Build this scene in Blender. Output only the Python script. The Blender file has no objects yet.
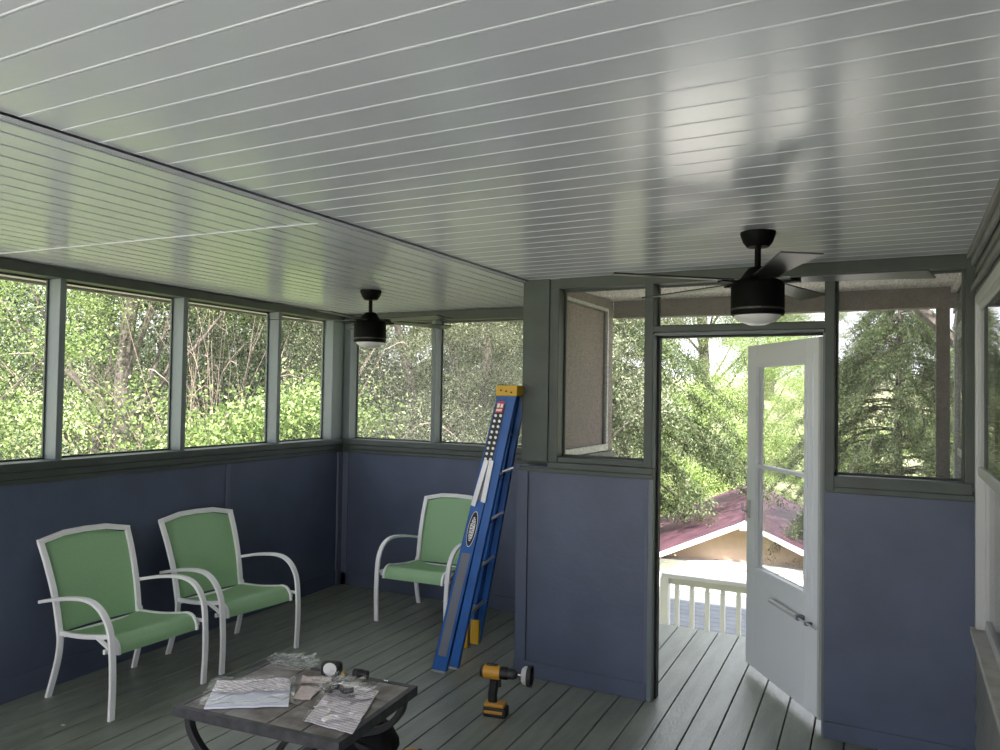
import bpy, bmesh, math, random
import numpy as np
from mathutils import Vector, Matrix
PI = math.pi
sc = bpy.context.scene
col = sc.collection
R = math.radians

# ------------------------------------------------------------------ materials
def nodemat(name):
    m = bpy.data.materials.new(name); m.use_nodes = True
    nt = m.node_tree; nt.nodes.clear()
    return m, nt, nt.nodes.new('ShaderNodeOutputMaterial')

def mat(name, c, rough=.5, metal=0, noise=0.0, nscale=8, bump=0, bscale=60, c2=None, spec=.5, coat=0, stretch=None):
    m, nt, out = nodemat(name)
    p = nt.nodes.new('ShaderNodeBsdfPrincipled')
    nt.links.new(p.outputs[0], out.inputs[0])
    p.inputs['Base Color'].default_value = (*c, 1)
    p.inputs['Roughness'].default_value = rough
    p.inputs['Metallic'].default_value = metal
    p.inputs['Specular IOR Level'].default_value = spec
    p.inputs['Coat Weight'].default_value = coat
    tc = nt.nodes.new('ShaderNodeTexCoord')
    mp = nt.nodes.new('ShaderNodeMapping'); nt.links.new(tc.outputs['Object'], mp.inputs[0])
    if stretch: mp.inputs['Scale'].default_value = stretch
    if noise or c2:
        n = nt.nodes.new('ShaderNodeTexNoise'); n.inputs['Scale'].default_value = nscale; n.inputs['Detail'].default_value = 5
        nt.links.new(mp.outputs[0], n.inputs['Vector'])
        r = nt.nodes.new('ShaderNodeValToRGB')
        a = c2 if c2 else tuple(max(0, x*(1-noise)) for x in c)
        b = c if c2 else tuple(min(1, x*(1+noise)) for x in c)
        r.color_ramp.elements[0].position = .35; r.color_ramp.elements[1].position = .65
        r.color_ramp.elements[0].color = (*a, 1); r.color_ramp.elements[1].color = (*b, 1)
        nt.links.new(n.outputs[0], r.inputs[0]); nt.links.new(r.outputs[0], p.inputs['Base Color'])
    if bump:
        n2 = nt.nodes.new('ShaderNodeTexNoise'); n2.inputs['Scale'].default_value = bscale
        nt.links.new(mp.outputs[0], n2.inputs['Vector'])
        b = nt.nodes.new('ShaderNodeBump'); b.inputs['Strength'].default_value = bump; b.inputs['Distance'].default_value = .01
        nt.links.new(n2.outputs[0], b.inputs['Height']); nt.links.new(b.outputs[0], p.inputs['Normal'])
    return m

def screenmat(name, c, opacity, speck=.25):
    m, nt, out = nodemat(name)
    t = nt.nodes.new('ShaderNodeBsdfTransparent')
    d = nt.nodes.new('ShaderNodeBsdfDiffuse'); d.inputs[0].default_value = (*c, 1)
    tl = nt.nodes.new('ShaderNodeBsdfTranslucent'); tl.inputs[0].default_value = (*c, 1)
    a = nt.nodes.new('ShaderNodeMixShader'); a.inputs[0].default_value = .5
    nt.links.new(d.outputs[0], a.inputs[1]); nt.links.new(tl.outputs[0], a.inputs[2])
    mx = nt.nodes.new('ShaderNodeMixShader')
    tc = nt.nodes.new('ShaderNodeTexCoord')
    n = nt.nodes.new('ShaderNodeTexNoise'); n.inputs['Scale'].default_value = 120; n.inputs['Detail'].default_value = 1
    nt.links.new(tc.outputs['Object'], n.inputs['Vector'])
    mr = nt.nodes.new('ShaderNodeMapRange')
    mr.inputs[1].default_value = .3; mr.inputs[2].default_value = .7
    mr.inputs[3].default_value = opacity-speck*.5; mr.inputs[4].default_value = opacity+speck*.5
    nt.links.new(n.outputs[0], mr.inputs[0]); nt.links.new(mr.outputs[0], mx.inputs[0])
    nt.links.new(t.outputs[0], mx.inputs[1]); nt.links.new(a.outputs[0], mx.inputs[2])
    nt.links.new(mx.outputs[0], out.inputs[0])
    return m

def glassmat(name, base_opacity=.0, tint=(1, 1, 1), film=(.8, .8, .82)):
    m, nt, out = nodemat(name)
    t = nt.nodes.new('ShaderNodeBsdfTransparent'); t.inputs[0].default_value = (*tint, 1)
    g = nt.nodes.new('ShaderNodeBsdfGlossy'); g.inputs['Roughness'].default_value = .02
    lw = nt.nodes.new('ShaderNodeLayerWeight'); lw.inputs[0].default_value = .5
    pw = nt.nodes.new('ShaderNodeMath'); pw.operation = 'POWER'; pw.inputs[1].default_value = 5
    nt.links.new(lw.outputs['Facing'], pw.inputs[0])
    f = nt.nodes.new('ShaderNodeMapRange'); f.inputs[3].default_value = .03; f.inputs[4].default_value = .95
    nt.links.new(pw.outputs[0], f.inputs[0])
    mx = nt.nodes.new('ShaderNodeMixShader')
    nt.links.new(f.outputs[0], mx.inputs[0]); nt.links.new(t.outputs[0], mx.inputs[1]); nt.links.new(g.outputs[0], mx.inputs[2])
    last = mx
    if base_opacity:
        d = nt.nodes.new('ShaderNodeBsdfDiffuse'); d.inputs[0].default_value = (*film, 1)
        m2 = nt.nodes.new('ShaderNodeMixShader'); m2.inputs[0].default_value = base_opacity
        nt.links.new(mx.outputs[0], m2.inputs[1]); nt.links.new(d.outputs[0], m2.inputs[2]); last = m2
    nt.links.new(last.outputs[0], out.inputs[0])
    return m

def leafmat(name, ca, cb, cc, trans=.34):
    m, nt, out = nodemat(name)
    g = nt.nodes.new('ShaderNodeNewGeometry')
    r = nt.nodes.new('ShaderNodeValToRGB'); e = r.color_ramp.elements
    e[0].color = (*ca, 1); e[0].position = 0; e[1].color = (*cc, 1); e[1].position = 1
    x = e.new(.5); x.color = (*cb, 1)
    nt.links.new(g.outputs['Random Per Island'], r.inputs[0])
    d = nt.nodes.new('ShaderNodeBsdfPrincipled'); d.inputs['Roughness'].default_value = .45; d.inputs['Specular IOR Level'].default_value = .35
    t = nt.nodes.new('ShaderNodeBsdfTranslucent')
    hs = nt.nodes.new('ShaderNodeHueSaturation'); hs.inputs['Hue'].default_value = .485; hs.inputs['Saturation'].default_value = 1.15; hs.inputs['Value'].default_value = 1.3
    nt.links.new(r.outputs[0], d.inputs['Base Color']); nt.links.new(r.outputs[0], hs.inputs['Color']); nt.links.new(hs.outputs[0], t.inputs[0])
    mx = nt.nodes.new('ShaderNodeMixShader'); mx.inputs[0].default_value = trans
    nt.links.new(d.outputs[0], mx.inputs[1]); nt.links.new(t.outputs[0], mx.inputs[2]); nt.links.new(mx.outputs[0], out.inputs[0])
    return m

M = {}
M['ceil'] = mat('ceiling_gloss_paint', (.56, .59, .645), .20, noise=.03, nscale=3, bump=.05, bscale=18, spec=.9)
M['soffit'] = mat('soffit_white', (.78, .72, .72), .5)
M['wall'] = mat('blue_grey_wall_paint', (.075, .094, .148), .5, noise=.10, nscale=3, bump=.15, bscale=30)
M['walldark'] = mat('blue_grey_batten', (.10, .115, .17), .55)
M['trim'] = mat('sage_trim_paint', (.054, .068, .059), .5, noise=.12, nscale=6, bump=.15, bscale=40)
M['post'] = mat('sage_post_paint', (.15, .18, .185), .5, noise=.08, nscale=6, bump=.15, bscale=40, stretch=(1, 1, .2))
M['floor'] = mat('deck_paint', (.215, .235, .20), .33, noise=.16, nscale=4, bump=.25, bscale=30, stretch=(4, .6, 1))
M['under'] = mat('joist_wood', (.05, .045, .04), .9)
M['brown'] = mat('outer_beam_brown', (.20, .165, .15), .7, noise=.1)
M['siding'] = mat('house_siding_paint', (.20, .205, .19), .55, noise=.08)
M['vinyl'] = mat('white_vinyl', (.50, .51, .50), .35, noise=.03)
M['dirtyvinyl'] = mat('dirty_white_sill', (.55, .54, .50), .5, c2=(.40, .38, .34), nscale=12)
M['doorwhite'] = mat('storm_door_white', (.78, .81, .83), .35)
M['black'] = mat('black_rubber', (.008, .008, .009), .6)
M['fan'] = mat('fan_matte_black', (.002, .002, .002), .6, spec=.12)
M['blade'] = mat('fan_blade_black', (.012, .012, .013), .3, spec=.5)
M['dome'] = mat('frosted_light_dome', (.75, .75, .75), .3)
M['frame'] = mat('white_powder_coat', (.88, .88, .90), .35)
M['sling'] = mat('green_sling_mesh', (.29, .49, .27), .55, noise=.05, nscale=150, bump=.3, bscale=400)
M['blue'] = mat('blue_fibreglass', (.012, .10, .36), .4, noise=.15, nscale=5)
M['yellow'] = mat('yellow_plastic', (.62, .36, .02), .45)
M['alu'] = mat('aluminium', (.55, .55, .55), .4, metal=.8)
M['grey'] = mat('grey_label', (.16, .17, .20), .6)
M['white'] = mat('white_label', (.8, .8, .8), .5)
M['red'] = mat('red_label', (.55, .04, .04), .5)
M['ink'] = mat('black_ink', (.01, .01, .012), .5)
M['slate'] = mat('slate_tile', (.30, .28, .27), .5, c2=(.12, .095, .085), nscale=9, bump=.4, bscale=25)
M['iron'] = mat('dark_metal', (.03, .03, .034), .45)
M['rim'] = mat('table_rim', (.045, .045, .052), .5, noise=.4, nscale=20)
M['clear'] = glassmat('clear_plastic', .09, film=(.9, .9, .9))
M['card'] = mat('pale_card', (.62, .5, .46), .6, c2=(.7, .62, .6), nscale=40)
M['drillyel'] = mat('drill_yellow', (.60, .30, .03), .4)
M['drillblk'] = mat('drill_black', (.012, .012, .013), .5)
M['chrome'] = mat('chrome', (.7, .7, .7), .2, metal=1)
M['bagblack'] = mat('black_cloth', (.006, .006, .008), .9)
M['screenL'] = screenmat('insect_screen_light', (.25, .26, .25), .10, .06)
M['screenF'] = screenmat('insect_screen', (.33, .33, .30), .24, .18)
M['screenE'] = screenmat('insect_screen_entry', (.30, .30, .28), .17, .12)
M['screenP'] = screenmat('insect_screen_lit_veil', (.44, .37, .36), .72, .2)  # dense brownish tone stands for the sky-lit veil at grazing view
M['glass'] = glassmat('window_glass')
M['doorglass'] = glassmat('door_glass', .05, film=(.7, .7, .7))
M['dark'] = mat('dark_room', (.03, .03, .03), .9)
M['curtain'] = mat('grey_curtain', (.25, .26, .28), .8)
M['tan'] = mat('tan_siding', (.62, .47, .36), .6, noise=.04)
M['shedwhite'] = mat('shed_white', (.8, .8, .8), .5)
M['railwhite'] = mat('railing_white', (.8, .8, .78), .5)
M['shedroof'] = mat('maroon_roof', (.045, .02, .032), .6, c2=(.14, .06, .085), nscale=3, stretch=(1, 4, 1))
M['patio'] = mat('grey_landing', (.16, .175, .19), .6, noise=.1)
M['bark'] = mat('bark', (.09, .075, .065), .9, noise=.4, nscale=12, bump=.6, bscale=20)
M['deadwood'] = mat('dead_twigs', (.42, .31, .28), .8)
M['grass'] = mat('pale_bounce_lawn', (.46, .46, .30), .9, c2=(.34, .36, .20), nscale=.6)  # lawn colour kept pale to bounce neutral light onto the ceiling
M['concrete'] = mat('bounce_pale_concrete', (.62, .60, .57), .8, noise=.06)
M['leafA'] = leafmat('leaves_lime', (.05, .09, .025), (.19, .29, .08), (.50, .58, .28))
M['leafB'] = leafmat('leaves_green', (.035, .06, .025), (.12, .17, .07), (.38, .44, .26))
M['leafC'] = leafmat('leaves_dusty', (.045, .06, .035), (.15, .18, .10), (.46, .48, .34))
M['leafE'] = leafmat('leaves_dark', (.015, .025, .012), (.04, .06, .03), (.13, .17, .09), .3)  # dark green; shade of the wooded hollow is put into this colour
M['leafD'] = leafmat('needles_cedar', (.035, .06, .028), (.10, .14, .06), (.24, .29, .15), .3)

def papermat():
    m, nt, out = nodemat('printed_paper')
    p = nt.nodes.new('ShaderNodeBsdfPrincipled'); p.inputs['Roughness'].default_value = .5
    tc = nt.nodes.new('ShaderNodeTexCoord')
    w = nt.nodes.new('ShaderNodeTexWave'); w.bands_direction = 'Y'; w.inputs['Scale'].default_value = 17; w.inputs['Distortion'].default_value = 1.5; w.inputs['Detail Scale'].default_value = 12; w.inputs['Detail'].default_value = 3
    nt.links.new(tc.outputs['Object'], w.inputs['Vector'])
    r = nt.nodes.new('ShaderNodeValToRGB'); r.color_ramp.elements[0].color = (.62, .36, .40, 1); r.color_ramp.elements[0].position = .0
    r.color_ramp.elements[1].color = (.84, .84, .92, 1); r.color_ramp.elements[1].position = .45
    nt.links.new(w.outputs[0], r.inputs[0]); nt.links.new(r.outputs[0], p.inputs['Base Color']); nt.links.new(p.outputs[0], out.inputs[0])
    return m
M['paper'] = papermat()
M['plain'] = mat('white_paper', (.80, .82, .95), .5)
M['film'] = glassmat('clear_film', .035, film=(.9, .9, .9))

# ------------------------------------------------------------------ mesh helpers
class MB:
    def __init__(s): s.bm = bmesh.new()
    def box(s, x0, x1, y0, y1, z0, z1, mtx=None):
        vs = [s.bm.verts.new((x, y, z)) for x in (x0, x1) for y in (y0, y1) for z in (z0, z1)]
        for f in ((0, 1, 3, 2), (4, 6, 7, 5), (0, 4, 5, 1), (2, 3, 7, 6), (0, 2, 6, 4), (1, 5, 7, 3)):
            s.bm.faces.new([vs[i] for i in f])
        if mtx is not None:
            for v in vs: v.co = mtx @ v.co
        return s
    def quadpts(s, pts):
        s.bm.faces.new([s.bm.verts.new(p) for p in pts]); return s
    def prism(s, pts, axis, a, b, mtx=None):
        """closed polygon of 2D points extruded along axis (0,1,2) from a to b"""
        def mk(p, t):
            q = [0, 0, 0]; o = [i for i in range(3) if i != axis]; q[o[0]], q[o[1]] = p; q[axis] = t
            return s.bm.verts.new(mtx @ Vector(q) if mtx is not None else q)
        A = [mk(p, a) for p in pts]; B = [mk(p, b) for p in pts]
        s.bm.faces.new(A); s.bm.faces.new(B[::-1]); n = len(pts)
        for i in range(n): s.bm.faces.new([A[i], A[(i+1) % n], B[(i+1) % n], B[i]][::-1])
        return s
    def sweep(s, path, prof, side=(0, 1, 0), closed=False):
        """prof: list of (a,b): a along side vector, b along normal; side kept roughly fixed"""
        P = [Vector(p) for p in path]; S0 = Vector(side).normalized(); rings = []
        for i, p in enumerate(P):
            t = (P[min(i+1, len(P)-1)]-P[max(i-1, 0)]).normalized()
            S = (S0-t*S0.dot(t)).normalized(); N = t.cross(S)
            rings.append([s.bm.verts.new(p+S*a+N*b) for a, b in prof])
        n = len(prof)
        for i in range(len(rings)-1):
            for j in range(n): s.bm.faces.new([rings[i][j], rings[i][(j+1) % n], rings[i+1][(j+1) % n], rings[i+1][j]])
        s.bm.faces.new(rings[0][::-1]); s.bm.faces.new(rings[-1])
        return s
    def tube(s, path, r, n=8, side=None):
        rr = r if isinstance(r, (list, tuple)) else [r]*len(path)
        P = [Vector(p) for p in path]; rings = []
        S0 = Vector(side) if side else Vector((.31, .52, .79))
        for i, p in enumerate(P):
            t = (P[min(i+1, len(P)-1)]-P[max(i-1, 0)]).normalized()
            S = (S0-t*S0.dot(t))
            if S.length < 1e-3: S = Vector((1, 0, 0))-t*t.x
            S.normalize(); N = t.cross(S)
            rings.append([s.bm.verts.new(p+(S*math.cos(2*PI*k/n)+N*math.sin(2*PI*k/n))*rr[i]) for k in range(n)])
        for i in range(len(rings)-1):
            for j in range(n): s.bm.faces.new([rings[i][j], rings[i][(j+1) % n], rings[i+1][(j+1) % n], rings[i+1][j]])
        s.bm.faces.new(rings[0][::-1]); s.bm.faces.new(rings[-1])
        return s
    def lathe(s, prof, n=32, mtx=None):
        """prof (r,z) from one end to the other"""
        rings = []
        for r, z in prof:
            ring = []
            for k in range(n):
                v = Vector((r*math.cos(2*PI*k/n), r*math.sin(2*PI*k/n), z))
                ring.append(s.bm.verts.new(mtx @ v if mtx is not None else v))
            rings.append(ring)
        for i in range(len(rings)-1):
            for j in range(n): s.bm.faces.new([rings[i][j], rings[i][(j+1) % n], rings[i+1][(j+1) % n], rings[i+1][j]])
        s.bm.faces.new(rings[0][::-1]); s.bm.faces.new(rings[-1])
        return s
    def build(s, name, m, parent=None, smooth=False, bevel=0):
        bmesh.ops.recalc_face_normals(s.bm, faces=s.bm.faces)
        me = bpy.data.meshes.new(name); s.bm.to_mesh(me); s.bm.free()
        me.materials.append(m)
        if smooth:
            me.polygons.foreach_set('use_smooth', [True]*len(me.polygons))
            me.set_sharp_from_angle(angle=R(40))
        o = bpy.data.objects.new(name, me); col.objects.link(o)
        if parent: o.parent = parent
        if bevel:
            b = o.modifiers.new('bevel', 'BEVEL'); b.width = bevel; b.segments = 2; b.limit_method = 'ANGLE'
        return o

def tag(o, label=None, cat=None, group=None, kind=None):
    if label: o['label'] = label
    if cat: o['category'] = cat
    if group: o['group'] = group
    if kind: o['kind'] = kind
    return o
def thing(name, loc, rz, label, cat, group=None, rot=None):
    e = bpy.data.objects.new(name, None); col.objects.link(e); e.location = loc
    e.rotation_euler = rot if rot else (0, 0, rz); e.empty_display_size = .1
    return tag(e, label, cat, group)
def struct(o): o['kind'] = 'structure'; return o
def copy_tree(o, parent=None):
    c = o.copy(); col.objects.link(c)
    if parent: c.parent = parent
    for ch in list(o.children): copy_tree(ch, c)
    return c
ntrim = [0]; nwin = [0]
def trim(mb, m=None, bevel=.003):
    ntrim[0] += 1
    return struct(mb.build('trim_%d' % ntrim[0], m or M['trim'], bevel=bevel))

# ------------------------------------------------------------------ dimensions (metres; camera stands at 0,0)
Yn, Yf, XP, XR = 4.22, 5.40, -2.06, .31
WL = Matrix.Translation((-4.24, 2, 0)) @ Matrix.Rotation(math.atan(.054), 4, 'Z')   # left wall frame: local y along the wall, +x into the room

# ------------------------------------------------------------------ floor
mb = MB(); x = -4.9
k = 0
while x < 3.2:
    sh = -.035
    y0, y1 = -1.75, 5.70
    w = .139
    yy = [y0, y1]
    if x > -1.95: pass
    v = [Vector((x+sh*(y-4), y, 0)) for y in yy]
    vs = []
    for (px, py, _) in v:
        vs.append([mb.bm.verts.new((px, py, -.035)), mb.bm.verts.new((px+w, py, -.035)), mb.bm.verts.new((px+w, py, 0)), mb.bm.verts.new((px, py, 0))])
    a, b = vs
    for j in range(4): mb.bm.faces.new([a[j], a[(j+1) % 4], b[(j+1) % 4], b[j]])
    mb.bm.faces.new(a[::-1]); mb.bm.faces.new(b)
    x += .1455; k += 1
floor = struct(mb.build('floor', M['floor'], bevel=.003))
mb = MB()
for i in range(19): y = -1.7+i*.405; mb.box(-4.8, 3.1, y, y+.04, -.22, -.035)
mb.box(-4.8, 3.1, -1.75, 5.69, -.075, -.07)  # dark sheet added under the boards so their gaps look shaded
mb.box(-4.8, 3.1, 5.65, 5.69, -.25, -.036)
struct(mb.build('floor_joists_gap_shade', M['under']))

# ------------------------------------------------------------------ ceilings (tongue and groove boards with real grooves)
def ceiling(name, a0, a1, b0, b1, z, along, pitch=.112, m=None):
    """boards run along 'X' or 'Y'; a = range across boards, b = range along"""
    mb = MB(); prof = []
    a = a0
    while a < a1-1e-6:
        e = min(a+pitch, a1)
        prof += [(a, z), (e-.011, z), (e-.009, z-.002), (e-.006, z-.002), (e-.005, z+.009), (e-.001, z+.009)]
        a = e
    prof.append((a1, z))
    ring = []
    for b in (b0, b1):
        r = []
        for (p, zz) in prof: r.append(mb.bm.verts.new((b, p, zz) if along == 'X' else (p, b, zz)))
        t = [mb.bm.verts.new((b, a1, z+.03) if along == 'X' else (a1, b, z+.03)), mb.bm.verts.new((b, a0, z+.03) if along == 'X' else (a0, b, z+.03))]
        ring.append(r+t)
    n = len(ring[0])
    for j in range(n): mb.bm.faces.new([ring[0][j], ring[0][(j+1) % n], ring[1][(j+1) % n], ring[1][j]])
    return struct(mb.build(name, m or M['ceil']))
ceiling('ceiling', -1.75, Yn, XP+.03, XR, 2.40, 'X')
ceiling('ceiling_left', -4.62, XP+.03, -1.75, Yf, 2.39, 'Y')
ceiling('ceiling_outside', Yn+.11, 5.85, XP+.02, 3.2, 2.425, 'X', m=M['soffit'])
trim(MB().box(XP+.005, XP+.03, -1.7, Yn-.02, 2.390, 2.40), M['ceil'], .002)
trim(MB().box(XP-.045, XP-.005, -1.7, Yf-.02, 2.384, 2.39), M['ceil'], .002)
m4 = Matrix.Translation((-2.08, 2.41, 0)) @ Matrix.Rotation(R(3.3), 4, 'Z')
trim(MB().box(-2.25, 0, -.010, .010, 2.385, 2.391, m4), M['ceil'], .002)
struct(MB().box(-4.80, 6.2, -2.5, 5.85, 2.47, 2.62).build('roof', M['soffit']))
trim(MB().box(-4.60, XP, Yf+.11, Yf+.30, 2.335, 2.35), M['soffit'], 0)
trim(MB().box(-4.84, XP, Yf+.30, Yf+.33, 2.315, 2.60), M['siding'], 0)
mb = MB(); mb.box(-.33, -.10, -4, 3.95, 2.335, 2.35, WL); trim(mb, M['soffit'], 0)
mb = MB(); mb.box(-.36, -.33, -4, 3.75, 2.318, 2.60, WL); trim(mb, M['siding'], 0)

# ------------------------------------------------------------------ left wall
mb = MB(); mb.box(-.10, 0, -3.75, 3.41, 0, 1.20, WL); struct(mb.build('wall_left', M['wall']))
mb = MB(); mb.box(0, .010, -3.7, 3.40, 0, .135, WL); o = struct(mb.build('baseboard_left', M['wall'], bevel=.003))
for y in (.72-3, .72-1.2, 2.03):
    mb = MB(); mb.box(0, .008, y-.02, y+.02, .135, 1.165, WL); trim(mb, M['walldark'])
mb = MB(); mb.box(0, .02, 3.33, 3.40, .0, 1.165, WL); trim(mb, M['walldark'])
mb = MB(); mb.box(-.13, .035, -3.75, 3.41, 1.24, 1.285, WL); trim(mb)
mb = MB(); mb.box(-.0, .022, -3.75, 3.40, 1.198, 1.238, WL); trim(mb)
mb = MB(); mb.box(-.0, .012, -3.75, 3.40, 1.165, 1.196, WL); trim(mb)
mb = MB(); mb.box(-.13, .012, -3.75, 3.41, 2.325, 2.384, WL); trim(mb)
posts = [2.733-2+.93*k for k in (-5, -4, -3, -2, -1)]+[2.733-2, 3.626-2, 4.575-2]
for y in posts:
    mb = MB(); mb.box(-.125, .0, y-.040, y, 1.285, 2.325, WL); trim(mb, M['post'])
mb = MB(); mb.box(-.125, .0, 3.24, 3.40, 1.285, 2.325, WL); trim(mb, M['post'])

def window(mb_screen, m, frame=None, fm=None):
    nwin[0] += 1
    w = struct(mb_screen.build('window_%d' % nwin[0], m))
    if frame is not None:
        f = frame.build('window_frame', fm or M['trim'], w, bevel=.002)
    return w
def screen(x0, x1, y0, y1, z0, z1, m, mtx=None, fm=None, t=.012, axis='Y'):
    s = MB(); s.box(x0, x1, y0, y1, z0, z1, mtx)
    f = MB()
    if axis == 'Y':   # thin in X, runs along Y
        a, b = x0-.006, x1+.006
        f.box(a, b, y0, y0+t, z0, z1, mtx); f.box(a, b, y1-t, y1, z0, z1, mtx); f.box(a, b, y0+t, y1-t, z0, z0+t, mtx); f.box(a, b, y0+t, y1-t, z1-t, z1, mtx)
    else:
        a, b = y0-.006, y1+.006
        f.box(x0, x0+t, a, b, z0, z1, mtx); f.box(x1-t, x1, a, b, z0, z1, mtx); f.box(x0+t, x1-t, a, b, z0, z0+t, mtx); f.box(x0+t, x1-t, a, b, z1-t, z1, mtx)
    return window(s, m, f, fm)
edges = posts+[3.28]
for i in range(len(edges)-1):
    screen(-.1035, -.1025, edges[i], edges[i+1]-.04, 1.285, 2.325, M['screenL'], WL)

# ------------------------------------------------------------------ far wall of the alcove
xa, xb = -4.43, XP
struct(MB().box(xa-.08, xb, Yf, Yf+.10, 0, 1.20).build('wall_back', M['wall']))
struct(MB().box(xa+.02, xb-.10, Yf-.012, Yf, 0, .11).build('baseboard_back', M['wall'], bevel=.003))
trim(MB().box(xa+.015, xa+.085, Yf-.012, Yf, .0, 1.165), M['walldark'])
trim(MB().box(-2.56, -2.52, Yf-.008, Yf, .11, 1.165), M['walldark'])
trim(MB().box(xa+.03, xb, Yf-.035, Yf+.13, 1.24, 1.285))
trim(MB().box(xa+.03, xb, Yf-.022, Yf, 1.198, 1.238))
trim(MB().box(xa+.03, xb, Yf-.012, Yf, 1.165, 1.196))
trim(MB().box(xa, xb, Yf-.012, Yf+.13, 2.31, 2.388))
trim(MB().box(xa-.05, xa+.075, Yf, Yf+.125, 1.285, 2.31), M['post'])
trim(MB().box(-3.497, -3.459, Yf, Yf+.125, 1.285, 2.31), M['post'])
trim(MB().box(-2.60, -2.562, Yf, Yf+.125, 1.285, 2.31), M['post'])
for a, b in ((xa+.075, -3.497), (-3.459, -2.60), (-2.562, xb)):
    screen(a, b, Yf+.104, Yf+.105, 1.285, 2.31, M['screenF'], axis='X')

# ------------------------------------------------------------------ partition between alcove and entry landing
struct(MB().box(XP, XP+.10, Yn+.11, Yf+.10, 0, 1.24).build('wall_partition', M['wall']))
trim(MB().box(XP-.02, XP+.125, Yn+.11, Yf+.16, 1.24, 1.29))
trim(MB().box(XP, XP+.10, Yf+.0, Yf+.16, 1.29, 2.42), M['brown'])
trim(MB().box(XP, XP+.10, Yn+.11, Yf+.0, 2.33, 2.42), M['brown'])
mb = MB(); mb.box(XP+.100, XP+.122, Yn+.13, Yf+.02, 1.30, 1.345); trim(mb, M['vinyl'])
trim(MB().box(XP+.100, XP+.118, Yf-.01, Yf+.02, 1.345, 2.33), M['vinyl'])
trim(MB().box(XP+.100, XP+.118, Yn+.13, Yf+.02, 2.33, 2.35), M['vinyl'])
screen(XP+.085, XP+.086, Yn+.12, Yf-.0, 1.29, 2.33, M['screenP'])

# ------------------------------------------------------------------ entry wall
struct(MB().box(XP-.03, -1.265, Yn, Yn+.10, 0, 1.27).build('wall_front', M['wall']))
struct(MB().box(-.350, XR, Yn, Yn+.10, 0, 1.27).build('wall_front_right', M['wall']))
struct(MB().box(XP-.035, -1.265, Yn-.012, Yn, 0, .095).build('baseboard_front', M['wall'], bevel=.003))
struct(MB().box(-.345, XR-.02, Yn-.012, Yn, 0, .085).build('baseboard_front_right', M['wall'], bevel=.003))
trim(MB().box(XP-.03, XP+.045, Yn-.014, Yn, .095, 1.25), M['wall'])
trim(MB().box(-1.285, -1.265, Yn-.008, Yn, .095, 1.25), M['walldark'])
trim(MB().box(XP, -1.885, Yn-.02, Yn+.11, 1.30, 2.40))              # corner post
trim(MB().box(-1.885, -1.826, Yn-.010, Yn+.10, 1.30, 2.40))
trim(MB().box(-1.885, -1.235, Yn-.022, Yn+.11, 1.262, 1.300))
trim(MB().box(XP-.012, -1.235, Yn-.016, Yn, 1.236, 1.262))
trim(MB().box(-1.826, -1.295, Yn-.006, Yn+.10, 1.300, 1.332))
trim(MB().box(-1.295, -1.245, Yn-.016, Yn+.10, 1.30, 2.40))
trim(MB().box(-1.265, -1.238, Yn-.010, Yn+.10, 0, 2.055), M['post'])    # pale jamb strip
trim(MB().box(-1.238, -1.226, Yn+.05, Yn+.10, 0, 2.045), M['black'])
trim(MB().box(-1.826, XR-.01, Yn-.014, Yn+.10, 2.338, 2.40))
trim(MB().box(-1.245, -.345, Yn-.016, Yn+.10, 2.062, 2.098))
trim(MB().box(-1.238, -.355, Yn-.004, Yn+.10, 2.046, 2.062), M['post'])
trim(MB().box(-1.226, -.360, Yn+.05, Yn+.10, 2.034, 2.046), M['black'])
trim(MB().box(-.350, -.306, Yn-.016, Yn+.10, 1.24, 2.34))
trim(MB().box(-.362, -.350, Yn+.0, Yn+.10, 0.0, 2.046), M['post'])
trim(MB().box(-.306, XR-.02, Yn-.020, Yn+.11, 1.262, 1.318))
trim(MB().box(-.345, XR-.012, Yn-.012, Yn, 1.232, 1.262))
trim(MB().box(.262, XR-.002, Yn-.016, Yn+.10, 1.30, 2.40))
screen(-1.826, -1.295, Yn+.084, Yn+.085, 1.332, 2.338, M['screenE'], axis='X')
screen(-1.245, -.350, Yn+.084, Yn+.085, 2.098, 2.338, M['screenE'], axis='X')
screen(-.306, .262, Yn+.084, Yn+.085, 1.318, 2.338, M['screenE'], axis='X')

# ------------------------------------------------------------------ house wall on the right, with two double-hung windows
def siding(mb, y0, y1, z0, z1):
    z = z0
    while z < z1-1e-4:
        e = min(z+.115, z1)
        mb.prism([(XR+.0-.012, z), (XR, e), (XR+.09, e), (XR+.09, z)], 1, y0, y1)
        z = e
mb = MB()
Wy0, Wy1, Wz0, Wz1 = 2.35, 4.07, .69, 2.18
Oy0, Oy1 = 4.50, 5.62
siding(mb, -1.75, Wy0, 0, 2.40)
siding(mb, Wy0, Wy1, 0, Wz0-.03); siding(mb, Wy0, Wy1, Wz1, 2.40)
siding(mb, Wy1, Oy0, 0, 2.42); siding(mb, Oy0, Oy1, 0, Wz0); siding(mb, Oy0, Oy1, 2.16, 2.42); siding(mb, Oy1, 6.05, 0, 2.42)
siding(mb, -1.75, 6.05, -2.9, 0)
struct(mb.build('wall_right', M['siding']))
mb = MB()
mb.box(XR+.09, 5.5, -1.75, 6.05, -2.9, 2.45)
h = mb.build('wall_house', M['dark'])
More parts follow.
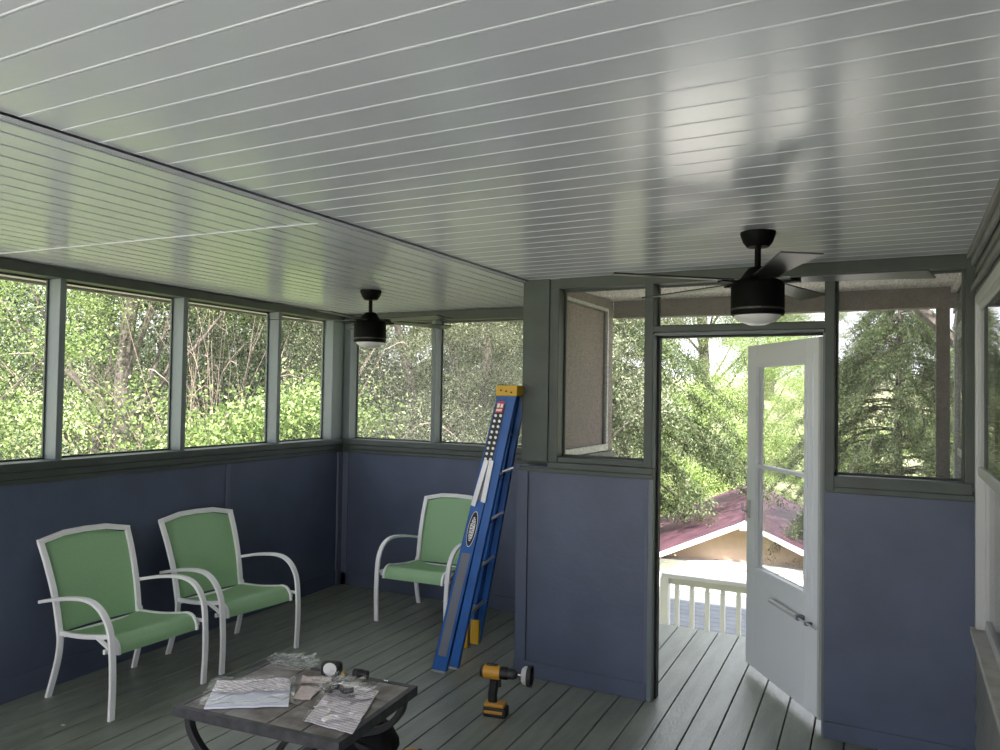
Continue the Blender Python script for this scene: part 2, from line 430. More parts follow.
# hollow the house volume behind the windows: two shallow dark rooms instead of a solid
bpy.data.objects.remove(h)
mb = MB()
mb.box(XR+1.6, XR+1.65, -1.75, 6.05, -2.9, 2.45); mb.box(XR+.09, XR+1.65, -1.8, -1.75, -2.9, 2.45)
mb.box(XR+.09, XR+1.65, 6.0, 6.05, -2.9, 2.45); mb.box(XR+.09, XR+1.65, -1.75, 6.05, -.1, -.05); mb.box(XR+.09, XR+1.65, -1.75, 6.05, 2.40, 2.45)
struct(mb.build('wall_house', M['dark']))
trim(MB().box(XR-.045, XR-.012, -1.7, Yn-.02, 2.372, 2.40), M['siding'])
trim(MB().box(XR-.028, XR-.012, -1.7, Yn-.02, 2.335, 2.370), M['siding'])
trim(MB().box(XR-.030, XR-.012, -1.7, Yn-.02, 2.215, 2.240), M['siding'])
trim(MB().box(XR-.045, XR-.012, Yn+.12, 6.0, 2.385, 2.42), M['soffit'])

def house_window(y0, y1, z0, z1, zmid):
    nwin[0] += 1
    f = MB(); c = .045; xo, xi = XR-.022, XR+.05
    f.box(xo, xi, y0, y0+c, z0, z1); f.box(xo, xi, y1-c, y1, z0, z1); f.box(xo, xi, y0+c, y1-c, z1-c, z1)
    w = struct(f.build('window_%d' % nwin[0], M['vinyl'], bevel=.003))
    f = MB(); f.box(XR-.040, XR+.05, y0, y1, z0-.03, z0); f.build('window_sill', M['dirtyvinyl'], w, bevel=.003)
    f = MB(); i0, i1 = y0+c, y1-c; a, b = XR-.012, XR+.010; q = .030
    f.box(a, b, i0, i0+q, zmid-.03, z1-c); f.box(a, b, i1-q, i1, zmid-.03, z1-c); f.box(a, b, i0+q, i1-q, zmid-.03, zmid+.015); f.box(a, b, i0+q, i1-q, z1-c-q, z1-c)
    s = f.build('upper_sash', M['vinyl'], w, bevel=.003)
    f = MB(); f.box(XR-.006, XR-.003, i0+q, i1-q, zmid+.015, z1-c-q); f.build('window_pane', M['glass'], s)
    f = MB(); a, b = XR+.014, XR+.04
    f.box(a, b, i0, i0+q, z0, zmid); f.box(a, b, i1-q, i1, z0, zmid); f.box(a, b, i0+q, i1-q, z0, z0+.05); f.box(a, b, i0+q, i1-q, zmid-.04, zmid)
    s = f.build('lower_sash', M['vinyl'], w, bevel=.003)
    f = MB(); f.box(XR+.026, XR+.029, i0+q, i1-q, z0+.05, zmid-.04); f.build('window_pane', M['glass'], s)
    return w
house_window(Wy0, Wy1, Wz0, Wz1, 1.40)
house_window(Oy0, Oy1, Wz0, 2.16, 1.40)
mb = MB()
for i in range(40):
    y = 2.2+i*.09; mb.prism([(XR+.16, y), (XR+.20, y+.045), (XR+.16, y+.09), (XR+.165, y+.09), (XR+.205, y+.045), (XR+.165, y)], 2, .6, 2.25)
# grey curtain inside the house windows
cu = mb.build('curtain', M['curtain'], smooth=True); tag(cu, 'long grey curtain hanging behind the house window panes', 'curtain')

# ------------------------------------------------------------------ back of the porch behind the camera (open, posts and an added bounce slab)
for x in (-4.15, -2.06, .15): trim(MB().box(x, x+.09, -1.75, -1.65, 0, 2.38), M['post'])
struct(MB().box(-9, 7, -10, -1.78, -.22, -.12).build('floor_bounce_slab', M['concrete']))  # unseen slab added to bounce sunlight onto the porch ceiling

# ------------------------------------------------------------------ outer landing: beam, post
trim(MB().box(XP+.10, 3.2, 5.56, 5.66, 2.295, 2.425), M['brown'])
trim(MB().box(.185, .262, 5.57, 5.65, 0, 2.295), M['brown'])
trim(MB().box(3.05, 3.15, 5.57, 5.65, -2.9, 2.295), M['brown'])
mb = MB()
for x in (-4.7, -3, -1.2, .2, 3.0):
    mb.box(x, x+.14, 5.45, 5.59, -2.9, -.22)
trim(mb, M['under'])

# ------------------------------------------------------------------ storm door, standing open
hinge = Vector((-.372, Yn+.11, 0)); ang = math.atan2(.70, -.483)
dm = MB(); W, T, z0, z1 = .855, .034, .048, 2.03
gx0, gx1, gz0, gz1 = .135, .725, .665, 1.895
dm.box(0, gx0, -T/2, T/2, z0, z1); dm.box(gx1, W, -T/2, T/2, z0, z1); dm.box(gx0, gx1, -T/2, T/2, gz1, z1); dm.box(gx0, gx1, -T/2, T/2, z0, gz0)
door = struct(dm.build('door_1', M['doorwhite'], bevel=.003)); door.location = hinge; door.rotation_euler = (0, 0, ang)
f = MB()
for s in (-1, 1):
    y0, y1 = (T/2, T/2+.010) if s > 0 else (-T/2-.010, -T/2)
    q = .022
    f.box(gx0-q, gx0+.004, y0, y1, gz0-q, gz1+q); f.box(gx1-.004, gx1+q, y0, y1, gz0-q, gz1+q); f.box(gx0, gx1, y0, y1, gz1-.004, gz1+q); f.box(gx0, gx1, y0, y1, gz0-q, gz0+.004)
f.box(gx0, gx1, -T/2-.004, T/2+.004, 1.275, 1.297)
f.build('glazing_frame', M['doorwhite'], door, bevel=.002)
MB().box(gx0, gx1, -.003, .003, gz0, 1.275).build('door_pane', M['doorglass'], door)
MB().box(gx0, gx1, -.003, .003, 1.297, gz1).build('door_pane', M['doorglass'], door)
# camera side of the door is local +y
f = MB(); f.box(.060, .068, T/2, T/2+.006, .60, 1.95); f.box(.055, .80, T/2, T/2+.004, .60-.004, .60) if False else None
f.build('door_molding', M['doorwhite'], door)
f = MB(); f.box(-.016, .004, -T/2, T/2+.004, z0, z1); f.build('hinge_rail', M['vinyl'], door)
c = MB(); c.tube([(.46, T/2+.035, .535), (.15, T/2+.035, .525)], .014, 12); c.tube([(.15, T/2+.035, .525), (-.03, T/2+.03, .518)], .005, 8)
clo = c.build('door_closer', M['vinyl'], door, smooth=True)
c = MB(); c.box(.135, .165, T/2, T/2+.045, .512, .538); c.box(.055, .075, T/2, T/2+.040, .508, .526); c.build('bracket', M['grey'], clo, bevel=.003)
c = MB(); c.box(.800, .835, T/2, T/2+.012, .955, 1.065); c.tube([(.818, T/2+.01, .99), (.818, T/2+.045, 1.0), (.818, T/2+.045, 1.05)], .007); c.build('door_handle', M['alu'], door, bevel=.002)

# ------------------------------------------------------------------ chairs
def arc(pts, n=8):
    """Catmull-Rom through pts"""
    P = [Vector(p) for p in pts]; out = []
    for i in range(len(P)-1):
        p0 = P[max(i-1, 0)]; p1 = P[i]; p2 = P[i+1]; p3 = P[min(i+2, len(P)-1)]
        for k in range(n):
            t = k/n
            out.append(.5*((2*p1)+(p2-p0)*t+(2*p0-5*p1+4*p2-p3)*t*t+(-p0+3*p1-3*p2+p3)*t**3))
    out.append(P[-1]); return out
def rrect(a, b, r=.3):
    q = r*min(a, b)
    return [(-a+q, -b), (a-q, -b), (a, -b+q), (a, b-q), (a-q, b), (-a+q, b), (-a, b-q), (-a, -b+q)]

def make_chair():
    t = thing('patio_chair', (0, 0, 0), 0, '', 'chair')
    prof = rrect(.009, .017)     # seen from the front 18 mm, from the side 34 mm
    wide = rrect(.017, .009)
    # back frame: uprights with an arched top
    for s in (-1, 1):
        p = arc([(-.228, .245*s, .34), (-.268, .252*s, .53), (-.328, .262*s, .70), (-.392, .270*s, .836)])
        f = MB(); f.sweep(p, wide, (0, 1, 0)); f.build('back_frame', M['frame'], t, smooth=True)
    f = MB(); f.sweep([(-.392, -.283, .833), (-.400, -.13, .866), (-.402, 0, .870), (-.400, .13, .866), (-.392, .283, .833)], rrect(.010, .016), (1, 0, 0))
    f.build('back_rail', M['frame'], t, smooth=True)
    # sling back
    f = MB(); g = []
    pp = arc([(-.236, 0, .352), (-.275, 0, .53), (-.333, 0, .70), (-.396, 0, .85)], 6)
    for i, p in enumerate(pp):
        u = i/(len(pp)-1); hw = .235+.024*u; row = []
        for k in range(13):
            a = -1+2*k/12; top = (.0 if abs(a) < .45 else -(abs(a)-.45)*.065)*u
            row.append((p.x-.022*(1-a*a)*(1-.4*u), a*hw, p.z+top))
        g.append(row)
    for side in (0, 1):
        vv = [[f.bm.verts.new((x-.003*side, y, z)) for x, y, z in r] for r in g]
        for i in range(len(g)-1):
            for k in range(12): f.bm.faces.new([vv[i][k], vv[i][k+1], vv[i+1][k+1], vv[i+1][k]])
    f.build('backrest', M['sling'], t, smooth=True)
    # seat rails: from the upright forward, curling down at the front
    sp = [(-.235, .352), (-.05, .362), (.12, .385), (.19, .397), (.235, .388), (.262, .355), (.268, .318)]
    for s in (-1, 1):
        f = MB(); f.sweep(arc([(x, .247*s, z) for x, z in sp], 5), rrect(.009, .012), (0, 1, 0)); f.build('seat_rail', M['frame'], t, smooth=True)
    f = MB(); rows = arc([(x, 0, z+.004) for x, z in sp], 5)
    for side in (0, 1):
        vv = []
        for i, p in enumerate(rows):
            r = []
            for k in range(9):
                a = -1+2*k/8; sag = .020*(1-a*a)*min(1, max(0, (.22-p.x)/.15)) 
                r.append(f.bm.verts.new((p.x+.003*side*(p.x > .25), a*.242, p.z-sag-.003*side)))
            vv.append(r)
        for i in range(len(vv)-1):
            for k in range(8): f.bm.faces.new([vv[i][k], vv[i][k+1], vv[i+1][k+1], vv[i+1][k]])
    f.build('seat', M['sling'], t, smooth=True)
    # front legs that run up into the arms
    for s in (-1, 1):
        f = MB()
        f.sweep(arc([(.285, .292*s, 0), (.292, .294*s, .20), (.278, .297*s, .40), (.245, .300*s, .495), (.175, .302*s, .560), (.07, .300*s, .584), (-.10, .294*s, .568), (-.26, .287*s, .535), (-.345, .284*s, .515)], 7), wide, (0, 1, 0))
        f.build('arm_and_leg', M['frame'], t, smooth=True)
        f = MB(); f.sweep(arc([(-.232, .249*s, .38), (-.215, .252*s, .31), (-.225, .257*s, .20), (-.285, .265*s, .0)]), wide, (0, 1, 0)); f.build('leg', M['frame'], t, smooth=True)
    f = MB(); f.sweep([(-.225, -.25, .335), (-.225, .25, .335)], rrect(.009, .012), (1, 0, 0)); f.build('rear_cross_bar', M['frame'], t, smooth=True)
    f = MB(); f.sweep([(.225, -.30, .338), (.225, .30, .338)], rrect(.009, .012), (1, 0, 0))
    for s in (-1, 1):
        f.sweep([(.10, .247*s, .375), (.225, .30*s*.94, .362), (.27, .296*s, .358)], rrect(.008, .010), (0, 0, 1))
    f.build('cross_bar', M['frame'], t, smooth=True)
    return t
ch = make_chair()
ch.location = (-3.865, 2.878, 0); ch['label'] = 'green sling patio chair against the window wall, furthest from the corner'
ch['group'] = 'green sling patio chairs'
c2 = copy_tree(ch); c2.location = (-3.865, 3.645, 0); c2.rotation_euler = (0, 0, R(-5)); c2['label'] = 'middle green sling patio chair, between the two other chairs, against the window wall'
c3 = copy_tree(ch); c3.location = (-3.19, 4.965, 0); c3.rotation_euler = (0, 0, R(-86.5)); c3['label'] = 'green sling patio chair in the alcove, partly hidden by the blue ladder'

# ------------------------------------------------------------------ step ladder, folded and leaning on the corner
lad = thing('step_ladder', (-2.555, 4.27, 0), 0, 'tall blue fibreglass step ladder with yellow cap, folded and leaning on the corner post', 'ladder')
def P_(u, w, h):
    """u: across the rails front to rear, w: along rungs (-1 camera side, +1 far side), h: 0..1 up the ladder"""
    half = .255*(1-h)+.135*h
    cx = -.0+.385*h; cy = -.015+.0*h
    dx, dy = -.06*w*(half/.255), w*half
    return Vector((cx+dx+u, cy+dy, 1.70*h))
def rail(u0a, u1a, u0b, u1b, w, h0, h1, name='rail', thick=.026):
    f = MB(); th = -w*thick
    pts = []
    for h in (h0, h1):
        a, b = (u0a, u1a) if h == h0 else (u0b, u1b)
        p, q = P_(a, w, h), P_(b, w, h); e = Vector((0, th, 0))
        pts.append((p, q, e))
    # channel: web plus two flanges
    def slab(pa, qa, pb, qb, ea, eb):
        v = [f.bm.verts.new(x) for x in (pa, qa, qa+ea, pa+ea, pb, qb, qb+eb, pb+eb)]
        for i in ((0, 1, 2, 3), (4, 5, 6, 7), (0, 1, 5, 4), (1, 2, 6, 5), (2, 3, 7, 6), (3, 0, 4, 7)): f.bm.faces.new([v[k] for k in i])
    (p, q, e), (p2, q2, e2) = pts
    web = Vector((0, th*.15, 0)); slab(p, q, p2, q2, web, web)
    fx = Vector((.004, 0, 0))
    slab(p, p+fx, p2, p2+fx, e, e2); slab(q-fx, q, q2-fx, q2, e, e2)
    return f.build(name, M['blue'], lad, bevel=.001)
rails = {}
for w in (-1, 1):
    rails[w] = rail(-.056, .044, -.050, .034, w, .008, 1.0)
    rail(.058, .118, .030, .082, w, .028, 1.0)
    # feet
    for u0, u1, h in ((-.054, .046, 0), (.058, .120, .022)):
        f = MB(); a = P_(u0, w, h); b = P_(u1, w, h); th = -w*.036
        f.box(a.x, b.x, min(a.y, a.y+th)-.002, max(a.y, a.y+th)+.002, a.z, a.z+(.012 if w < 0 else .16))
        f.build('foot', M['alu'] if w < 0 else M['yellow'], lad, bevel=.002)
for h in (.17, .345, .52, .69, .85):
    a, b = P_(.0, -.93, h), P_(.0, .93, h)
    f = MB(); f.sweep([a, b], rrect(.038, .010), (1, 0, 0)); f.build('step', M['alu'], lad, bevel=.002)
for h in (.20, .375, .55, .72):
    a, b = P_(.088, -.93, h), P_(.088, .93, h)
    f = MB(); f.tube([a, b], .011); f.build('rear_brace', M['alu'], lad, smooth=True)
a = P_(-.055, -1.08, 1); b = P_(.095, 1.08, 1)
f = MB(); f.box(a.x-.002, a.x+.142, a.y, b.y, 1.690, 1.755); f.build('top_cap', M['yellow'], lad, bevel=.006)
for i in range(3): MB().lathe([(.006, 0), (.006, .003)], 10, Matrix.Translation((a.x+.035+.035*i, a.y-.001, 1.725-.006*i)) @ Matrix.Rotation(R(90), 4, 'X')).build('rivet', M['ink'], lad)
for (u, v, h0, h1) in ((-.012, -.032, .765, .60), (.022, .03, .765, .615)):
    f = MB(); p = P_(u, -1, h0)+Vector((0, -.008, 0)); q = P_(v, -1, h1)+Vector((0, -.008, 0)); f.sweep([p, q], rrect(.016, .003), (1, 0, 0)); f.build('spreader_bar', M['alu'], lad, bevel=.001)
# markings on the camera-side rail: flat decals 1 mm proud
def onrail(u, h, out=.001): 
    return P_(u, -1, h)+Vector((0, -out, 0))
def decal(name, u0, u1, h0, h1, m, out=.0015):
    f = MB(); f.quadpts([onrail(u0, h0, out), onrail(u1, h0, out), onrail(u1, h1, out), onrail(u0, h1, out)]); return f.build(name, m, rails[-1])
decal('grey_label', -.036, .024, .06, .43, M['grey'])
decal('bar_plate', -.036, .020, .62, .765, M['grey'], .002)
decal('dark_label', -.042, .026, .755, .965, M['ink'])
decal('red_label', -.034, .014, .935, .975, M['red'], .003)
f = MB()
for i in range(9):
    for j in range(2):
        cpt = onrail(-.025+.034*j, .768+.0195*i, .003); rr = .0095
        f.bm.faces.new([f.bm.verts.new(cpt+Vector((rr*math.cos(2*PI*k/10), 0, rr*math.sin(2*PI*k/10)))) for k in range(10)])
f.build('white_dots', M['white'], rails[-1])
f = MB()
for (u0, u1, h0, h1) in ((-.03, .008, .940, .948), (-.03, -.012, .953, .968), (-.006, .01, .953, .966)):
    f.quadpts([onrail(u0, h0, .004), onrail(u1, h0, .004), onrail(u1, h1, .004), onrail(u0, h1, .004)])
f.build('label_print', M['white'], rails[-1])
# oval maker's logo with vertical lettering
up = (P_(0, -1, .6)-P_(0, -1, .4)).normalized(); sd = Vector((1, 0, 0)); sd = (sd-up*sd.dot(up)).normalized(); nrm = sd.cross(up)
if nrm.y > 0: nrm = -nrm
cen = onrail(-.004, .517, 0)
for (ra, rb, m, o_) in ((.030, .112, M['white'], .002), (.027, .107, M['ink'], .003), (.017, .075, M['white'], .004)):
    f = MB(); f.bm.faces.new([f.bm.verts.new(cen+nrm*o_+sd*ra*math.cos(2*PI*k/28)+up*rb*math.sin(2*PI*k/28)) for k in range(28)]); f.build('oval_logo', m, rails[-1])
cu_ = bpy.data.curves.new('lettering', 'FONT'); cu_.body = 'WERNER'; cu_.size = .036; cu_.align_x = 'CENTER'; cu_.align_y = 'CENTER'
to = bpy.data.objects.new('lettering_tmp', cu_); col.objects.link(to)
dg = bpy.context.evaluated_depsgraph_get(); me = bpy.data.meshes.new_from_object(to.evaluated_get(dg)); bpy.data.objects.remove(to)
lo = bpy.data.objects.new('lettering', me); col.objects.link(lo); me.materials.clear(); me.materials.append(M['ink']); lo.parent = rails[-1]
mt = Matrix((up, -sd, nrm)).transposed().to_4x4(); mt.translation = cen+nrm*.005
lo.matrix_local = mt

# ------------------------------------------------------------------ ceiling fans
def make_fan(x, y, zc, phi, label):
    t = thing('ceiling_fan', (x, y, zc), R(phi), label, 'ceiling fan', 'black ceiling fans')
    MB().lathe([(.020, -.066), (.045, -.062), (.060, -.042), (.071, -.012), (.072, 0)], 32).build('canopy', M['fan'], t, smooth=True)
    MB().lathe([(.013, -.17), (.013, -.06)], 16).build('downrod', M['fan'], t, smooth=True)
    MB().lathe([(.100, -.352), (.108, -.348), (.108, -.225), (.100, -.210), (.070, -.195), (.048, -.165), (.036, -.150), (.022, -.146), (.013, -.145)], 40).build('motor_housing', M['fan'], t, smooth=True)
    MB().lathe([(.1095, -.330), (.1095, -.322)], 40).build('trim_ring', M['iron'], t, smooth=True)
    MB().lathe([(.002, -.392), (.035, -.389), (.065, -.378), (.088, -.362), (.096, -.350)], 40).build('light_dome', M['dome'], t, smooth=True)
    for k in range(5):
        f = MB(); n = 10; rows = []
        for i in range(n+1):
            u = i/n; r = .13+.53*u
            w0 = -.045-.012*u; w1 = .045+.030*u*u
            if i == n: pass
            rr0 = r-(.035 if i == n else 0)
            rows.append([(rr0, w0), (r, w1)])
        pitch = R(-6); a = R(72*k)
        vv = []
        for row in rows:
            q = []
            for zz in (.003, -.003):
                for (r, w) in row: q.append(f.bm.verts.new(Matrix.Rotation(a, 4, 'Z') @ Vector((r, w*math.cos(pitch), w*math.sin(pitch)-.205+zz))))
            vv.append([q[0], q[1], q[3], q[2]])
        for i in range(n):
            for j in range(4): f.bm.faces.new([vv[i][j], vv[i][(j+1) % 4], vv[i+1][(j+1) % 4], vv[i+1][j]])
        f.bm.faces.new(vv[0]); f.bm.faces.new(vv[-1][::-1])
        b = f.build('blade', M['blade'], t)
        f = MB(); rot = Matrix.Rotation(a, 4, 'Z'); f.box(.09, .17, -.022, .022, -.216, -.210, rot); f.build('blade_iron', M['fan'], b)
    return t
make_fan(-.541, 3.333, 2.398, 3, 'black ceiling fan over the entry, the one hanging in front of the door')
make_fan(-3.193, 4.162, 2.388, 64.5, 'black ceiling fan hanging in the alcove above the lone green chair')

# ------------------------------------------------------------------ tiled coffee table
tb = thing('coffee_table', (-2.237, 2.492, 0), R(5.5), 'low coffee table with dark slate tile top and curved black metal legs', 'table')
f = MB(); hx, hy, H = .395, .300, .42
cols_ = [-hx+.025, -.17, .05, .21, hx-.025]; rows_ = [-hy+.025, -.08, .10, hy-.025]
for i in range(4):
    for j in range(3): f.box(cols_[i]+.003, cols_[i+1]-.003, rows_[j]+.003, rows_[j+1]-.003, H-.012, H)
f.build('tile_top', M['slate'], tb, bevel=.0015)
f = MB(); f.box(-hx, hx, -hy, hy, H-.038, H-.0125); f.box(-hx, -hx+.025, -hy, hy, H-.0125, H+.001); f.box(hx-.025, hx, -hy, hy, H-.0125, H+.001)
f.box(-hx+.025, hx-.025, -hy, -hy+.025, H-.0125, H+.001); f.box(-hx+.025, hx-.025, hy-.025, hy, H-.0125, H+.001); f.build('table_rim', M['rim'], tb)
for sx in (-1, 1):
    for sy in (-1, 1):
        f = MB()
        f.sweep(arc([(sx*.355, sy*.255, H-.038), (sx*.335, sy*.255, .31), (sx*.26, sy*.255, .235), (sx*.13, sy*.255, .19), (0, sy*.255, .178)], 6), rrect(.018, .014), (0, 1, 0))
        f.sweep(arc([(0, sy*.255, .152), (sx*.13, sy*.255, .14), (sx*.25, sy*.255, .09), (sx*.32, sy*.255, .0)], 6), rrect(.018, .012), (0, 1, 0))
        f.build('leg', M['iron'], tb, smooth=True)
f = MB(); f.box(-.02, .02, -.255, .255, .155, .175); f.build('stretcher', M['iron'], tb, bevel=.002)

TZ = .4215
def sheet(name, quad, z, m, amp=.002, thick=.002, parent=None, n=14, seed=1, edge=0):
    """slightly buckled sheet over four corner points (x,y), with thickness"""
    random.seed(seed); f = MB(); ph = [random.uniform(0, 6) for _ in range(4)]
    def pt(u, v):
        a, b, c, d = [Vector((q[0], q[1], 0)) for q in quad]
        p = (a*(1-u)+b*u)*(1-v)+(d*(1-u)+c*u)*v
        w = amp*(math.sin(5*u+ph[0]+3*v)+math.sin(7*v+ph[1]-2*u)+.6*math.sin(17*u+13*v+ph[2])+.6*math.sin(23*v-11*u+ph[3]))
        return p.x, p.y, z+abs(w)
    g = [[pt(i/n, j/n) for j in range(n+1)] for i in range(n+1)]
    T_ = [[f.bm.verts.new((x, y, q+thick)) for x, y, q in r] for r in g]; B_ = [[f.bm.verts.new((x, y, q)) for x, y, q in r] for r in g]
    for i in range(n):
        for j in range(n):
            f.bm.faces.new([T_[i][j], T_[i+1][j], T_[i+1][j+1], T_[i][j+1]]); f.bm.faces.new([B_[i][j], B_[i][j+1], B_[i+1][j+1], B_[i+1][j]])
    for i in range(n):
        f.bm.faces.new([T_[i][0], B_[i][0], B_[i+1][0], T_[i+1][0]]); f.bm.faces.new([T_[i][n], T_[i+1][n], B_[i+1][n], B_[i][n]])
        f.bm.faces.new([T_[0][i], T_[0][i+1], B_[0][i+1], B_[0][i]]); f.bm.faces.new([T_[n][i], B_[n][i], B_[n][i+1], T_[n][i+1]])
    return f.build(name, m, parent, smooth=True)
def crumple(name, c, rx, ry, rz, m, seed, parent=None, n=26):
    """crumpled film: a spiky, creased low dome"""
    random.seed(seed); f = MB(); bmesh.ops.create_icosphere(f.bm, subdivisions=4, radius=1)
    ks = [(Vector((random.gauss(0, 1), random.gauss(0, 1), random.gauss(0, 1))).normalized(), random.uniform(.05, .35), random.uniform(5, 11)) for _ in range(n)]
    for v in f.bm.verts:
        d = v.co.normalized(); s = 1
        for k, a, q in ks: s += a*.8*abs(math.sin(q*d.dot(k)))-a*.40
        v.co = Vector((c[0]+d.x*rx*s, c[1]+d.y*ry*s, c[2]+max(0.001, (d.z*.5+.5)*rz*s)))
    return f.build(name, m, parent)

pk = thing('manual_packet', (0, 0, 0), 0, 'flat bag of printed instruction sheets lying wholly on the table near the chairs', 'papers')
Q = [(-2.475, 2.165), (-2.165, 2.375), (-2.36, 2.60), (-2.655, 2.395)]
QL = lambda q, k: [((1-k)*p[0]+k*sum(a[0] for a in q)/4, (1-k)*p[1]+k*sum(a[1] for a in q)/4) for p in q]
sheet('paper', QL(Q, .12), TZ+.002, M['plain'], .0012, .006, pk)
sheet('folded_sheet', QL([Q[3], Q[2], ((Q[2][0]+Q[1][0])/2, (Q[2][1]+Q[1][1])/2), ((Q[0][0]+Q[3][0])/2, (Q[0][1]+Q[3][1])/2)], .14), TZ+.014, M['paper'], .003, .002, pk, seed=4)
sheet('plastic_bag', Q, TZ+.0205, M['film'], .006, .0008, pk, n=30, seed=3)
pr_ = thing('manual_packet', (0, 0, 0), 0, 'clear bag with a printed sheet, partly under the crumpled parts bag', 'papers')
Q = [(-2.043, 2.288), (-1.80, 2.295), (-1.975, 2.70), (-2.21, 2.68)]
sheet('paper', QL(Q, .06), TZ+.002, M['paper'], .002, .003, pr_, seed=6)
sheet('plastic_bag', Q, TZ+.010, M['film'], .004, .0008, pr_, n=30, seed=8)
pb = thing('parts_bag', (-2.085, 2.575, TZ+.017), 0, 'crumpled clear bag with small black parts inside, lying on the printed sheet', 'plastic bag')
crumple('bag_film', (0, 0, 0), .080, .062, .035, M['film'], 5, pb)
f = MB(); f.tube(arc([(-.05, -.02, .012), (-.02, .01, .014), (.02, -.01, .012), (.05, .015, .014)], 5), .011); f.box(-.055, -.02, -.045, -.025, .004, .018); f.build('black_parts', M['ink'], pb, smooth=True)
wr = crumple('plastic_wrapper', (0, 0, 0), .070, .050, .030, M['film'], 11); wr.location = (-2.50, 2.735, TZ); tag(wr, 'crumpled empty clear plastic wrapper on the back corner of the table', 'plastic wrapper')
cd = sheet('parts_card', [(-2.235, 2.45), (-2.165, 2.47), (-2.215, 2.60), (-2.30, 2.565)], TZ, M['card'], .002, .004, seed=9); tag(cd, 'small pinkish paper packet between the two plastic bags of instructions', 'paper packet')
cd = sheet('parts_card', [(-2.32, 2.585), (-2.215, 2.665), (-2.24, 2.70), (-2.36, 2.64)], TZ+.001, M['card'], .003, .008, seed=12); tag(cd, 'narrow rolled pinkish wrapper beside the black tape measure', 'paper wrapper')
tm = thing('tape_measure', (-2.275, 2.735, TZ), R(-62), 'round black tape measure with a white face label', 'tape measure')
tilt = Matrix.Rotation(R(60), 4, 'X')
f = MB(); f.box(-.036, .036, -.018, .020, 0, .052); f.build('case', M['drillblk'], tm, bevel=.014)
MB().lathe([(.0225, 0), (.0225, .002)], 24, Matrix.Translation((0, -.0185, .03)) @ Matrix.Rotation(R(90), 4, 'X')).build('face_label', M['white'], tm)
f = MB(); f.box(.036, .044, -.008, .008, 0, .018); f.build('tape_hook', M['yellow'], tm)
tm.rotation_euler = (0, 0, R(22)); tm.scale = (1.35, 1.35, 1.25)
so = thing('socket_adapter', (-2.142, 2.775, TZ), R(12), 'small black cylindrical socket lying behind the crumpled bag', 'socket')
f = MB(); ml = Matrix.Translation((0, 0, .020)) @ Matrix.Rotation(R(90), 4, 'Y'); f.lathe([(.017, -.035), (.020, -.032), (.020, .012), (.017, .016), (.017, .034)], 20, ml); f.build('barrel', M['drillblk'], so, smooth=True)
f = MB(); f.lathe([(.0205, -.02), (.0205, -.012)], 20, ml); f.build('ring', M['iron'], so, smooth=True)
sw = MB(); sw.lathe([(.002, -.012), (.002, .008), (.005, .010), (.005, .013)], 8, Matrix.Rotation(R(90), 4, 'Y')); o = sw.build('screw', M['chrome']); o.location = (-2.02, 2.80, TZ+.004); tag(o, 'tiny silver screw near the back corner of the table', 'screw')

# ------------------------------------------------------------------ black bag under the table
bg = thing('tool_bag', (-2.20, 2.86, 0), R(20), 'black rounded tool bag on the deck under the coffee table', 'bag')
f = MB(); bmesh.ops.create_icosphere(f.bm, subdivisions=4, radius=1)
for v in f.bm.verts:
    d = v.co.copy(); s = 1+.05*math.sin(6*d.x+4*d.y)+.04*math.sin(9*d.y+3*d.z)
    v.co = Vector((d.x*.17*s, d.y*.15*s, max(0, .095+d.z*.125*s)))
f.build('bag_body', M['bagblack'], bg, smooth=True)
f = MB(); f.tube(arc([(-.07, 0, .20), (-.05, 0, .235), (0, 0, .248), (.05, 0, .235), (.07, 0, .20)], 5), .009); f.build('handle', M['bagblack'], bg, smooth=True)

# ------------------------------------------------------------------ cordless drill standing on its battery
def make_drill(label):
    t = thing('cordless_drill', (0, 0, 0), 0, label, 'drill')
    f = MB(); f.box(-.062, .062, -.038, .038, .000, .050); b = f.build('battery', M['drillblk'], t, bevel=.008)
    f = MB(); f.box(-.058, .045, -.0395, .0395, .018, .036); f.build('battery_band', M['drillyel'], b, bevel=.004)
    f = MB(); f.box(-.058, .050, -.034, .034, .050, .070); f.build('base', M['drillyel'], t, bevel=.006)
    f = MB(); f.sweep(arc([(-.018, 0, .066), (-.020, 0, .11), (-.012, 0, .155), (-.010, 0, .185)], 5), rrect(.018, .024, .6), (0, 1, 0)); f.build('grip', M['drillblk'], t, smooth=True)
    mx = Matrix.Translation((0, 0, .225)) @ Matrix.Rotation(R(90), 4, 'Y')
    MB().lathe([(.018, -.082), (.033, -.076), (.037, -.05), (.037, .012), (.034, .022)], 28, mx).build('motor_body', M['drillyel'], t, smooth=True)
    MB().lathe([(.012, -.090), (.027, -.086), (.0345, -.076), (.034, -.062)], 28, mx).build('rear_cap', M['drillblk'], t, smooth=True)
    MB().lathe([(.031, .018), (.033, .030), (.033, .058), (.029, .066)], 28, mx).build('clutch_collar', M['drillblk'], t, smooth=True)
    MB().lathe([(.028, .064), (.027, .095), (.018, .112), (.010, .116)], 24, mx).build('chuck', M['iron'], t, smooth=True)
    f = MB(); f.box(.010, .026, -.008, .008, .150, .190); f.build('trigger', M['drillblk'], t, bevel=.003)
    f = MB(); f.box(-.055, .005, -.012, .012, .258, .268); f.build('top_grip', M['drillblk'], t, bevel=.004)
    return t, mx
dr, mx = make_drill('yellow and black cordless drill standing on its battery with a silver hole saw')
hs = MB(); hs.lathe([(.005, .11), (.005, .155)], 10, mx)
hsaw = hs.build('arbor', M['chrome'], dr, smooth=True)
f = MB(); f.lathe([(.006, .136), (.036, .140), (.047, .152), (.050, .176), (.046, .176), (.044, .160), (.006, .157)], 32, mx); f.build('hole_saw', M['vinyl'], dr, smooth=True)
